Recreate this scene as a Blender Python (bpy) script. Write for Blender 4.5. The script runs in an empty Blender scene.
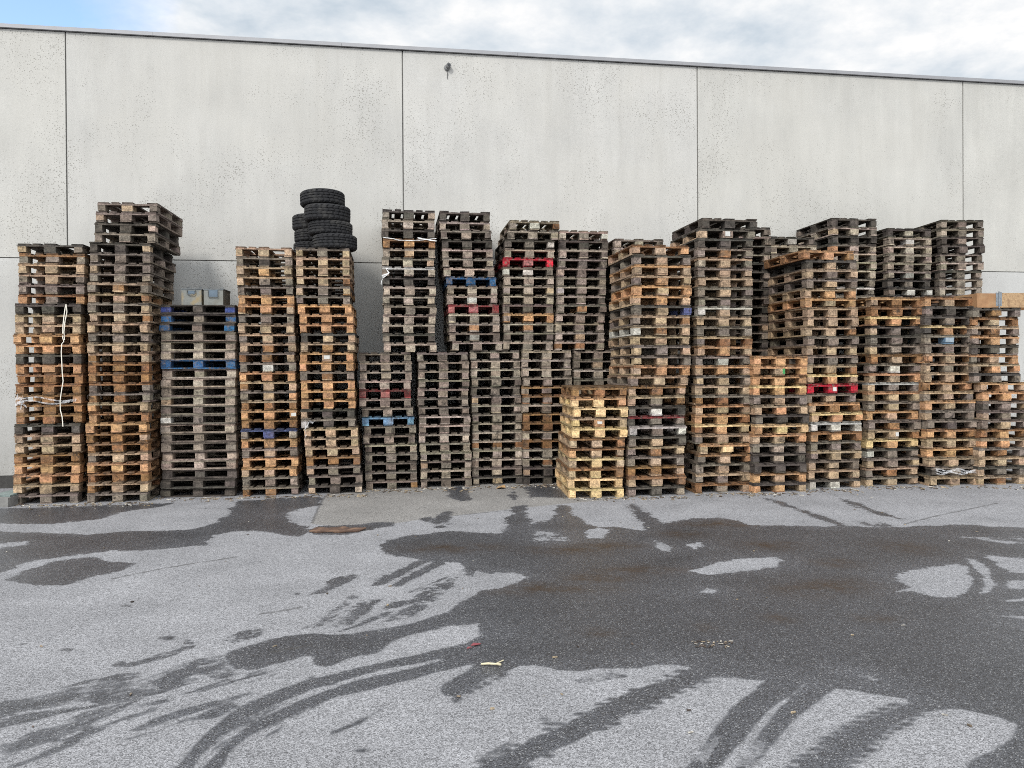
import bpy, bmesh, math, random
import numpy as np
from mathutils import Vector, Matrix

random.seed(7)
RNG = np.random.default_rng(7)
scene = bpy.context.scene
COL = scene.collection
R = math.radians

# ------------------------------------------------------------------ camera model
W, H, F = 1024, 768, 770.0
CAMH = 1.80
PITCH_PX, SHIFT_PX, ROLL = 5.0, 9.0, 0.0065
p = math.atan(PITCH_PX / F)
fwd = np.array([0, math.cos(p), -math.sin(p)])
right0 = np.array([1.0, 0, 0])
up0 = np.cross(right0, fwd)
right = right0 * math.cos(ROLL) - up0 * math.sin(ROLL)
up = up0 * math.cos(ROLL) + right0 * math.sin(ROLL)
CAM = np.array([0, 0, CAMH])

def ray(px, py):
    """direction through a photo pixel, scaled so that its depth along +Y is 1"""
    u = (px - W / 2) / F
    v = -(py - H / 2 - (-SHIFT_PX)) / F
    d = fwd + right * u + up * v
    return d / d[1]

def ground_pt(px, py, z=0.0):
    d = ray(px, py)
    t = (z - CAMH) / d[2]
    return CAM + d * t

def at_depth(px, py, Y):
    return CAM + ray(px, py) * Y

cam_d = bpy.data.cameras.new("camera")
cam = bpy.data.objects.new("camera", cam_d)
COL.objects.link(cam)
cam_d.sensor_width = 36.0
cam_d.lens = F / W * 36.0
cam_d.shift_y = -SHIFT_PX / W
cam_d.clip_end = 2000
m = Matrix.Identity(4)
for i in range(3):
    m[i][0] = right[i]; m[i][1] = up[i]; m[i][2] = -fwd[i]; m[i][3] = CAM[i]
cam.matrix_world = m
scene.camera = cam

# ------------------------------------------------------------------ helpers
def link(name, me, mat=None, parent=None):
    o = bpy.data.objects.new(name, me)
    COL.objects.link(o)
    if mat is not None and me is not None and not me.materials:
        me.materials.append(mat)
    if parent is not None:
        o.parent = parent
    return o

def tag(o, label=None, cat=None, group=None, kind=None):
    if label: o["label"] = label
    if cat: o["category"] = cat
    if group: o["group"] = group
    if kind: o["kind"] = kind
    return o

def empty(name, loc, rz=0.0):
    o = bpy.data.objects.new(name, None)
    COL.objects.link(o)
    o.location = loc
    o.rotation_euler = (0, 0, rz)
    o.empty_display_size = 0.1
    return o

class MB:
    """collects boxes and tubes into one mesh"""
    def __init__(self):
        self.v, self.f, self.c = [], [], []
    def box(self, x0, x1, y0, y1, z0, z1, jit=0.0, seg=1, axis=1, col=None, warp=0.0, rnd=random):
        lo, hi = [x0, y0, z0], [x1, y1, z1]
        other = [a for a in range(3) if a != axis]
        base = len(self.v)
        for k in range(seg + 1):
            t = k / seg
            w = warp * (2 * t - 1) ** 2
            for (a, b) in ((0, 0), (1, 0), (1, 1), (0, 1)):
                q = [0, 0, 0]
                q[axis] = lo[axis] + (hi[axis] - lo[axis]) * t
                q[other[0]] = hi[other[0]] if a else lo[other[0]]
                q[other[1]] = hi[other[1]] if b else lo[other[1]]
                q = [q[i] + rnd.uniform(-jit, jit) for i in range(3)]
                q[2] += w
                self.v.append(q)
        flip = axis == 1
        def add(*ix):
            self.f.append(tuple(reversed(ix)) if flip else ix)
            self.c.append(col)
        for k in range(seg):
            o = base + k * 4
            for i in range(4):
                j = (i + 1) % 4
                add(o + i, o + j, o + 4 + j, o + 4 + i)
        add(base + 3, base + 2, base + 1, base)
        e = base + seg * 4
        add(e, e + 1, e + 2, e + 3)
    def tube(self, pts, r, n=6, closed=False):
        pts = [Vector(q) for q in pts]
        base = len(self.v)
        m_ = len(pts)
        for k, q in enumerate(pts):
            a = pts[(k - 1) % m_] if (closed or k > 0) else q
            b = pts[(k + 1) % m_] if (closed or k < m_ - 1) else q
            t = (b - a).normalized()
            s = t.cross(Vector((0.13, 0.27, 0.95)))
            if s.length < 1e-3: s = t.cross(Vector((1, 0, 0)))
            s.normalize(); u = s.cross(t)
            for i in range(n):
                an = 2 * math.pi * i / n
                self.v.append(tuple(q + (s * math.cos(an) + u * math.sin(an)) * r))
        for k in range(m_ if closed else m_ - 1):
            a, b = base + k * n, base + ((k + 1) % m_) * n
            for i in range(n):
                j = (i + 1) % n
                self.f.append((a + i, a + j, b + j, b + i)); self.c.append(None)
        if not closed:
            self.f.append(tuple(base + i for i in reversed(range(n)))); self.c.append(None)
            self.f.append(tuple(base + (m_ - 1) * n + i for i in range(n))); self.c.append(None)
    def lathe(self, prof, n=32, axis='z', cap=False):
        base = len(self.v)
        for k in range(n):
            a = 2 * math.pi * k / n
            for (r_, z_) in prof:
                q = (r_ * math.cos(a), r_ * math.sin(a), z_)
                self.v.append(q if axis == 'z' else (q[0], -q[2], q[1]))
        mm = len(prof)
        for k in range(n):
            a, b = base + k * mm, base + ((k + 1) % n) * mm
            for i in range(mm - 1):
                self.f.append((a + i, b + i, b + i + 1, a + i + 1)); self.c.append(None)
    def mesh(self, name):
        me = bpy.data.meshes.new(name)
        me.from_pydata([tuple(q) for q in self.v], [], self.f)
        if any(c is not None for c in self.c):
            at = me.color_attributes.new("tint", 'FLOAT_COLOR', 'CORNER')
            buf = []
            for poly, c in zip(self.f, self.c):
                buf.extend((list(c or (1, 1, 1)) + [1.0]) * len(poly))
            at.data.foreach_set("color", buf)
        me.update()
        return me
    def build(self, name, mat, parent=None):
        return link(name, self.mesh(name), mat, parent)

# ------------------------------------------------------------------ node helpers
def new_mat(name):
    mt = bpy.data.materials.new(name)
    mt.use_nodes = True
    nt = mt.node_tree
    bs = nt.nodes["Principled BSDF"]
    return mt, nt, bs

def N(nt, typ, **kw):
    n = nt.nodes.new(typ)
    for k, v in kw.items(): setattr(n, k, v)
    return n

def L(nt, a, b): nt.links.new(a, b)

def val(nt, op, a, b=None, c=None, clamp=False):
    n = N(nt, "ShaderNodeMath", operation=op, use_clamp=clamp)
    for i, q in enumerate((a, b, c)):
        if q is None: continue
        if isinstance(q, (int, float)): n.inputs[i].default_value = q
        else: L(nt, q, n.inputs[i])
    return n.outputs[0]

def noise(nt, vec, scale, detail=4, rough=0.6, dist=0.0):
    n = N(nt, "ShaderNodeTexNoise")
    n.inputs["Scale"].default_value = scale
    n.inputs["Detail"].default_value = detail
    n.inputs["Roughness"].default_value = rough
    n.inputs["Distortion"].default_value = dist
    if vec is not None: L(nt, vec, n.inputs["Vector"])
    return n.outputs["Fac"]

def ramp(nt, fac, stops):
    n = N(nt, "ShaderNodeMapRange", clamp=True)
    n.inputs[1].default_value, n.inputs[2].default_value = stops[0][0], stops[1][0]
    n.inputs[3].default_value, n.inputs[4].default_value = stops[0][1], stops[1][1]
    L(nt, fac, n.inputs[0])
    return n.outputs[0]

def mix(nt, fac, a, b, blend='MIX'):
    n = N(nt, "ShaderNodeMix", data_type='RGBA', blend_type=blend)
    for sock, q in ((n.inputs[0], fac), (n.inputs[6], a), (n.inputs[7], b)):
        if isinstance(q, (int, float)): sock.default_value = q
        elif isinstance(q, tuple): sock.default_value = (*q, 1.0)
        else: L(nt, q, sock)
    return n.outputs[2]

def scalecol(nt, col, f):
    n = N(nt, "ShaderNodeVectorMath", operation='SCALE')
    L(nt, col, n.inputs[0]); L(nt, f, n.inputs["Scale"])
    return n.outputs[0]

def bump(nt, bs, h, strength=0.3, dist=0.01):
    b = N(nt, "ShaderNodeBump")
    b.inputs["Strength"].default_value = strength
    b.inputs["Distance"].default_value = dist
    L(nt, h, b.inputs["Height"]); L(nt, b.outputs[0], bs.inputs["Normal"])

def simple_mat(name, col, rough=0.6, metal=0.0, var=0.25, scale=20, dirt=None, dscale=6, spec=0.5):
    mt, nt, bs = new_mat(name)
    tc = N(nt, "ShaderNodeTexCoord").outputs["Object"]
    n1 = noise(nt, tc, scale, 5, 0.65)
    c = N(nt, "ShaderNodeRGB"); c.outputs[0].default_value = (*col, 1)
    k = scalecol(nt, c.outputs[0], ramp(nt, n1, ((0.3, 1 - var), (0.7, 1 + var))))
    if dirt:
        k = mix(nt, ramp(nt, noise(nt, tc, dscale, 4, 0.6), ((0.48, 0.0), (0.64, 0.85))), k, dirt)
    L(nt, k, bs.inputs["Base Color"])
    bs.inputs["Roughness"].default_value = rough
    bs.inputs["Metallic"].default_value = metal
    bs.inputs["Specular IOR Level"].default_value = spec
    bump(nt, bs, n1, 0.25, 0.004)
    return mt

def wood_mat(name, from_attr, grime=1.0):
    mt, nt, bs = new_mat(name)
    geo = N(nt, "ShaderNodeNewGeometry")
    if from_attr:
        a = N(nt, "ShaderNodeAttribute", attribute_name="tint")
        base = a.outputs["Color"]
        vec = N(nt, "ShaderNodeTexCoord").outputs["Object"]
    else:
        oi = N(nt, "ShaderNodeObjectInfo")
        base = oi.outputs["Color"]
        vm = N(nt, "ShaderNodeVectorMath", operation='ADD')
        L(nt, N(nt, "ShaderNodeTexCoord").outputs["Object"], vm.inputs[0])
        sc = N(nt, "ShaderNodeVectorMath", operation='SCALE')
        sc.inputs[0].default_value = (37.0, 51.0, 23.0)
        L(nt, oi.outputs["Random"], sc.inputs["Scale"])
        L(nt, sc.outputs[0], vm.inputs[1])
        vec = vm.outputs[0]
    isl = geo.outputs["Random Per Island"]
    if grime != 1.0:
        gv = N(nt, "ShaderNodeValue"); gv.outputs[0].default_value = grime
        base = scalecol(nt, base, gv.outputs[0])
    bw = N(nt, "ShaderNodeRGBToBW"); L(nt, base, bw.inputs[0])
    fresh = ramp(nt, bw.outputs[0], ((0.20, 1.0), (0.38, 0.25)))     # new wood has gathered less grime
    # each board differs a little in tone
    t = ramp(nt, isl, ((0, 0.66), (1, 1.26)))
    # blotchy weathering, fine chip-like grain
    n1 = noise(nt, vec, 14, 6, 0.7, 0.4)
    n2 = noise(nt, vec, 62, 3, 0.7)
    t = val(nt, 'MULTIPLY', t, ramp(nt, n1, ((0.32, 0.52), (0.68, 1.42))))
    t = val(nt, 'MULTIPLY', t, ramp(nt, n2, ((0.3, 0.50), (0.7, 1.45))))
    c = scalecol(nt, base, t)
    # silver-grey weathering and black mould patches
    n3 = noise(nt, vec, 5.5, 5, 0.65)
    c = mix(nt, val(nt, 'MULTIPLY', fresh, ramp(nt, n3, ((0.5, 0.0), (0.68, 0.45)))), c, (0.155, 0.128, 0.102))
    n4 = noise(nt, vec, 9.5, 5, 0.7, 0.8)
    c = mix(nt, val(nt, 'MULTIPLY', fresh, ramp(nt, n4, ((0.53, 0.0), (0.66, 0.82)))), c, (0.024, 0.020, 0.017))
    # paint is scuffed through to the wood
    hs = N(nt, "ShaderNodeSeparateColor", mode='HSV'); L(nt, base, hs.inputs[0])
    scuff = val(nt, 'MULTIPLY', ramp(nt, hs.outputs[1], ((0.785, 0.0), (0.83, 0.85))), ramp(nt, noise(nt, vec, 22, 5, 0.75), ((0.52, 0.0), (0.64, 1.0))))
    c = mix(nt, scuff, c, (0.16, 0.125, 0.10))
    L(nt, c, bs.inputs["Base Color"])
    bs.inputs["Roughness"].default_value = 0.88
    bs.inputs["Specular IOR Level"].default_value = 0.2
    bump(nt, bs, n2, 0.5, 0.004)
    return mt

WOOD = wood_mat("weathered_wood", False)
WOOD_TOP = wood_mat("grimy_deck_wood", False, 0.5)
WOODS = wood_mat("weathered_wood_stack", True)

# ------------------------------------------------------------------ ground
WALL_A = R(8.65); Z0 = 13.25
wd = np.array([math.cos(WALL_A), math.sin(WALL_A), 0]); wn = np.array([-math.sin(WALL_A), math.cos(WALL_A), 0])
def wall_pt(s, z=0.0, off=0.0):
    """s metres along the wall from the point straight ahead, off metres towards the camera"""
    return np.array([0, Z0, 0]) + wd * s - wn * off + np.array([0, 0, z])
def wall_hit(px, py, off=0.0):
    d = ray(px, py)
    q0 = np.array([0, Z0, 0]) - wn * off
    t = np.dot(q0 - CAM, wn) / np.dot(d, wn)
    P = CAM + d * t
    return np.dot(P - q0, wd), P[2]

def zig(pts, amp, n):
    """a polyline with alternating lug marks, as a tyre tread leaves"""
    pts = [np.array(q, float) for q in pts]
    out = []
    seg = [np.linalg.norm(b - a) for a, b in zip(pts, pts[1:])]
    tot = sum(seg)
    for i in range(n):
        s = tot * (i + 0.5) / n
        k = 0
        while k < len(seg) - 1 and s > seg[k]: s -= seg[k]; k += 1
        d = (pts[k + 1] - pts[k]) / seg[k]
        q = pts[k] + d * s
        nn = np.array([-d[1], d[0]])
        a = amp * (0.35 + 0.9 * random.random())
        st = tot / n * 0.45
        out += [tuple(q - d * st - nn * a), tuple(q - nn * a * -1.0 + d * st * 0.3)]
    return out

T3u = zig([(692, 667), (668, 678), (645, 686), (620, 697), (590, 711), (560, 727), (530, 740), (515, 749), (495, 758), (470, 771)], .8, 20)
T3l = zig([(712, 678), (690, 688), (660, 700), (630, 714), (600, 728), (580, 740), (550, 752), (530, 762), (505, 775)], .8, 20)
T6u = zig([(910, 702), (895, 708), (870, 718), (845, 733), (820, 750), (790, 771)], .8, 17)
T6l = zig([(925, 712), (900, 722), (880, 736), (855, 757), (840, 772)], .8, 16)

WET = [  # (polygon in ground marks, cap of its depth in metres: small = thin, broken-up dampness)
 ([(0,508),(88,506),(175,503),(160,507),(120,512),(100,519),(70,522),(45,524),(0,523),(-80,523),(-80,510)], .2),
 ([(0,531),(20,532),(55,534),(90,534.5),(130,531),(170,531),(190,529.5),(215,523),(228,513),(240,501),(300,496.5),(322,497),(318,505),(298,509),(285,517),(290,522),(310,527),(306,534),(300,537),(275,534),(255,531),(235,531),(212,536),(205,545),(180,548),(160,549),(140,551),(110,551),(60,557),(30,561),(15,568),(0,573),(-90,590),(-90,535)], .2),
 ([(5,580),(25,571),(55,561),(90,557),(105,562),(135,563),(125,570),(95,577),(65,585),(45,585),(20,583)], .2),
 ([(308,530),(320,526),(355,525),(375,522),(392,522),(390,526),(370,530),(345,535),(312,535)], .2),
 ([(446,489),(458,487),(470,488),(469,500),(460,501),(450,497)], .1),
 ([(412,519),(430,517),(428,521)], .02),
 ([(433,520),(440,513),(452,509),(450,520),(446,528),(434,528)], .04),
 ([(511,488),(516,489),(515,500),(511,500)], .04),
 ([(524,487),(555,484),(570,498),(530,497)], .2),
 # the big pool
 ([(378,546),(385,541),(400,537),(430,533),(447,531),(470,531.5),(500,533),(508,525),(511,507),(524,506),(529,525),(552,520),(558,512),(554,505),(567,505),(576,515),(588,523),(600,527),(612,527),(622,528),(645,532),(648,527),(625,505),(634,503),(650,514),(662,523),(680,520),(700,518),(718,518),(738,521),(750,525),(800,526),(830,527),(848,526),(865,527),(900,527),(940,525),(975,525),(1000,527),(1024,528),(1120,532),(1180,640),(1180,775)]
  + [(470,775)] + [T3u[i] for i in range(len(T3u)-1, -1, -1)] +
  [(680,666),(660,665),(645,667),(625,669),(600,668),(580,671),(560,670),(548,667),(535,665),(520,666),(510,670),(503,671),(480,682),(470,690),(460,697),(446,695),(440,690),(445,683),(460,675),(468,668),(475,664),(455,669),(440,672),(410,680),(370,690),(335,698),(300,712),(250,735),(232,750),(218,772),(200,772),(222,748),(250,724),(300,700),(350,682),(400,671),(440,661),(440,659),(380,670),(310,690),(250,716),(225,732),(205,750),(190,772),(172,772),(200,740),(230,714),(250,701),(300,682),(380,663),(465,643),(478,634),(480,623),(470,624),(445,625),(437,629),(420,633),(395,640),(375,653),(360,655),(335,664),(325,667),(312,662),(310,656),(275,665),(250,671),(235,669),(222,657),(228,652),(250,645),(285,636),(310,634),(350,634),(380,629),(420,621),(447,612),(470,597),(482,590),(500,589),(512,585),(526,577),(515,573),(496,572),(492,577),(490,574),(477,572),(474,577),(463,575),(461,563),(430,560),(420,559),(395,556),(383,553)], .5),
 ([(418,561),(428,561),(400,577),(385,585),(369,586),(385,576)], .05),
 ([(437,561),(448,561),(425,573),(400,586),(389,586),(405,577)], .05),
 ([(764,498),(775,500),(800,508),(835,520),(850,526),(838,526),(815,517),(785,507),(767,500)], .2),
 ([(838,498),(860,504),(885,513),(900,519),(880,515),(858,507)], .04),
 ([(850,521),(870,520),(895,526),(880,528)], .01),
 ([(0,703),(30,698),(70,688),(100,685),(140,680),(170,668),(195,664),(195,672),(180,687),(160,693),(125,702),(100,706),(95,700),(60,706),(20,712),(0,718),(-60,725),(-60,715)], .006),
 ([(150,684),(172,670),(192,667),(180,686),(160,690)], .04),
 ([(85,692),(110,688),(108,702),(90,704)], .03),
 ([(0,706),(40,700),(85,691),(86,695),(45,705),(0,715),(-50,723),(-50,716)], .03),
 ([(0,722),(30,716),(60,710),(100,704),(98,707),(60,714),(30,722),(0,728),(-40,736),(-40,731)], .02),
 ([(0,745),(20,741),(40,730),(75,722),(100,712),(130,706),(165,700),(168,702),(110,714),(80,730),(50,741),(20,752),(0,762)], .002),
 ([(5,750),(30,738),(55,728),(58,731),(32,742),(8,755)], .03),
 ([(8,766),(40,755),(65,742),(90,725),(95,728),(75,745),(50,756),(10,769)], .008),
 ([(130,731),(150,720),(180,710),(215,701),(225,703),(190,715),(160,723)], .03),
 ([(185,722),(210,709),(232,703),(238,706),(215,718)], .03),
 ([(165,670),(195,660),(222,655),(230,660),(190,667)], .004),
 ([(220,640),(240,632),(265,627),(262,635),(235,643)], .004),
 ([(200,674),(224,666),(236,671),(214,678)], .003),
 ([(120,665),(165,655),(167,657),(125,668)], .004),
 ([(112,664),(124,661),(124,664),(113,667)], .004),
 ([(78,735),(92,725),(97,731),(84,739)], .01),
 ([(250,712),(228,724),(205,738),(212,740),(232,730),(252,722)], .006),
 ([(312,594),(322,588),(330,581),(340,577),(355,574),(358,576),(340,585),(325,593)], .012),
 ([(312,628),(335,608),(350,596),(360,594),(345,610),(328,624)], .004),
 ([(333,627),(350,613),(380,597),(385,595),(372,607),(350,625)], .004),
 ([(385,622),(400,612),(430,595),(450,578),(458,577),(455,583),(435,600),(410,618)], .003),
 ([(330,732),(355,722),(382,708),(384,710),(358,725),(332,735)], .01),
 ([(452,699),(458,697),(461,699),(455,702)], .03),
 ([(475,762),(490,752),(508,742),(512,748),(490,760)], .002),
 ([(575,680),(590,675),(612,673),(630,676),(600,681),(580,683)], .004),
]
def slivers(a, b, spread, count, seed, lmin=18, lmax=60, wmax=2.2, bend=-.0):
    '''thin broken tyre smears running from a to b, scattered sideways'''
    rnd = random.Random(seed)
    a, b = np.array(a, float), np.array(b, float)
    d = (b - a) / np.linalg.norm(b - a); nn = np.array([-d[1], d[0]])
    for _ in range(count):
        c = a + (b - a) * rnd.random() + nn * rnd.uniform(-spread, spread)
        l = rnd.uniform(lmin, lmax); wv = rnd.uniform(.7, wmax); sk = rnd.uniform(-.06, .06)
        dd = d + nn * sk; mm = nn
        top = [c + dd * l * t + mm * (wv * (1 - (2 * t) ** 2) + bend * l * (t * t)) for t in (-.5, -.25, 0, .25, .5)]
        bot = [c + dd * l * t + mm * (-wv * (1 - (2 * t) ** 2) + bend * l * (t * t)) for t in (.3, 0, -.3)]
        WET.append(([tuple(q) for q in top + bot], rnd.choice((.004, .012, .02))))
slivers((-20, 716), (240, 662), 12, 34, 1, bend=.05)
slivers((0, 758), (150, 700), 12, 16, 2, bend=.03)
slivers((120, 735), (250, 695), 8, 8, 3)
slivers((200, 760), (320, 690), 16, 16, 4)
slivers((320, 625), (460, 578), 14, 14, 5)
slivers((120, 662), (200, 640), 8, 6, 6, 10, 30, 1.0)
slivers((200, 690), (300, 660), 8, 8, 7)
slivers((960, 560), (1030, 575), 10, 6, 8, 15, 40, 1.2)
DRY = [
 ([(0,543),(30,541),(25,545),(0,548),(-40,550),(-40,545)], .2),
 ([(533,536),(537,531),(560,533),(567,538),(565,541),(545,543),(533,541)], .02),
 ([(586,532),(598,528),(609,530),(600,538),(590,538)], .02),
 ([(438,629),(446,624),(464,622),(462,626),(446,631)], .0),
 ([(655,540),(668,546),(667,551),(658,547)], .004),
 ([(688,544),(700,543),(705,546),(695,549)], .03),
 ([(690,571),(720,562),(750,558),(775,557),(783,560),(775,567),(740,571),(710,575)], .2),
 ([(895,580),(897,574),(915,570),(940,566),(955,563),(965,566),(972,577),(969,588),(955,597),(935,597),(910,591),(895,592),(908,587)], .2),
 ([(965,558),(972,559),(988,570),(995,585),(985,593),(981,594),(987,583),(980,571)], .2),
 ([(975,552),(1000,556),(1060,562),(1060,577),(1010,572),(995,562)], .04),
 ([(962,537),(1000,538),(1060,537),(1060,545),(1005,543)], .01),
 ([(1008,580),(1060,580),(1060,588),(1010,588)], .03),
 ([(1003,601),(1060,594),(1060,603)], .03),
 ([(991,609),(1060,607.5),(1060,611)], .03),
 ([(990,615),(1060,617),(1060,622)], .03),
 ([(855,675),(870,676),(882,681),(870,680)], .006),
 ([(700,592),(708,589),(718,590),(712,593)], .006),
 ([(712,678),(735,677),(748,680),(763,681),(752,692),(735,706),(715,728),(694,758),(680,775),(505,775)] + [T3l[i] for i in range(len(T3l)-1, -1, -1)], .5),
 ([(803,684),(808,683),(795,694),(775,713),(757,736),(730,775),(712,775),(735,750),(748,735),(770,708),(790,695)], .2),
 ([(835,688),(850,690),(878,695),(907,699)] + T6u + [(745,775),(765,755),(780,735),(800,715),(815,704)], .5),
 ([(925,712),(945,709),(960,709),(975,712),(1000,718),(1017,725),(1010,740),(995,750),(975,757),(962,772),(842,772)] + [T6l[i] for i in range(len(T6l)-1, -1, -1)], .5),
]
THIN_IN_TRACK = [([(694,758),(715,735),(722,738),(705,768)], .0), ([(735,765),(755,738),(768,742),(752,770)], .0)]
def lugs(pts, n, side, lx=9.0, seed=0, fade=0.0):
    '''the separate lug prints along one edge of a lorry tyre's track'''
    rnd = random.Random(seed)
    pts = [np.array(q, float) for q in pts]
    seg = [np.linalg.norm(b - a) for a, b in zip(pts, pts[1:])]
    for i in range(n):
        if rnd.random() < fade * i / n: continue
        d_ = sum(seg) * (i + .5) / n; k = 0
        while k < len(seg) - 1 and d_ > seg[k]: d_ -= seg[k]; k += 1
        x, y = pts[k] + (pts[k + 1] - pts[k]) / seg[k] * d_
        a = lx * rnd.uniform(.75, 1.2); h = rnd.uniform(1.7, 2.6)
        x += side * a * .45
        LUGS.append([(x - a, y + .6), (x - a * .5, y - h), (x + a * .6, y - h * .7), (x + a, y - .2), (x + a * .4, y + h), (x - a * .6, y + h * .8)])
LUGS = []
lugs([(690, 669), (645, 688), (590, 712), (530, 741), (485, 764)], 19, -1, 9, 1, .5)
lugs([(706, 680), (660, 700), (600, 728), (550, 752), (515, 770)], 17, 1, 8, 2, .5)
lugs([(905, 703), (870, 718), (820, 750), (792, 770)], 13, -1, 11, 3)
lugs([(920, 713), (880, 736), (842, 771)], 11, 1, 9, 4)
lugs([(462, 694), (490, 680), (504, 672)], 5, 1, 6, 5)
for _ in range(16):
    px_, py_ = random.uniform(20, 620), random.uniform(560, 760)
    q_ = random.uniform(1.5, 5)
    LUGS.append([(px_ - q_ * 2, py_), (px_ - q_, py_ - q_ * .5), (px_ + q_ * 1.5, py_ - q_ * .4), (px_ + q_ * 2, py_ + q_ * .2), (px_, py_ + q_ * .5)])
RUST = [(545,588,70,7),(835,585,45,9),(600,578,42,6),(640,570,50,5),(560,590,60,5),(560,550,50,5),(610,546,40,4),(680,534,25,4),(720,524,45,4),(838,563,25,5),
        (805,590,40,9),(875,618,26,5),(601,632,18,5),(705,628,12,5),(905,547,30,7),(770,545,35,5),(780,618,18,5),(450,548,60,5),(350,530,35,3)]
CRACKS = [[(325,496),(319,506),(312,523)], [(998,503),(965,510),(940,515),(905,524)], [(425,519),(470,514),(512,510)],
          [(112,579),(150,571),(190,564),(236,557)], [(0,532),(20,533),(38,532.5),(58,534)], [(302,607),(275,612),(259,614)], [(272,652),(312,645)]]

def to_ground(poly):
    out = []
    for (x, y) in poly:
        q = ground_pt(x, y)
        out.append((q[0], q[1]))
    return np.array(out)

def sdf(P, poly, reach=0.5):
    """signed distance (inside positive) of points P to a polygon; far points stay at -reach"""
    out = np.full(len(P), -reach)
    lo, hi = poly.min(0) - reach, poly.max(0) + reach
    idx = np.where((P[:, 0] > lo[0]) & (P[:, 0] < hi[0]) & (P[:, 1] > lo[1]) & (P[:, 1] < hi[1]))[0]
    if len(idx) == 0: return out
    Q = P[idx]
    d2 = np.full(len(Q), 1e9); ins = np.zeros(len(Q), bool)
    n = len(poly)
    for i in range(n):
        a, b = poly[i], poly[(i + 1) % n]
        e = b - a
        w_ = Q - a
        L2 = max(e @ e, 1e-12)
        t = np.clip((w_ @ e) / L2, 0, 1)
        r = w_ - t[:, None] * e
        d2 = np.minimum(d2, (r * r).sum(1))
        c = (a[1] <= Q[:, 1]) != (b[1] <= Q[:, 1])
        if c.any():
            xi = a[0] + (Q[:, 1] - a[1]) * e[0] / (e[1] if abs(e[1]) > 1e-12 else 1e-12)
            ins ^= c & (Q[:, 0] < xi)
    d = np.sqrt(d2)
    out[idx] = np.where(ins, d, -np.minimum(d, reach))
    return out

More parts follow.
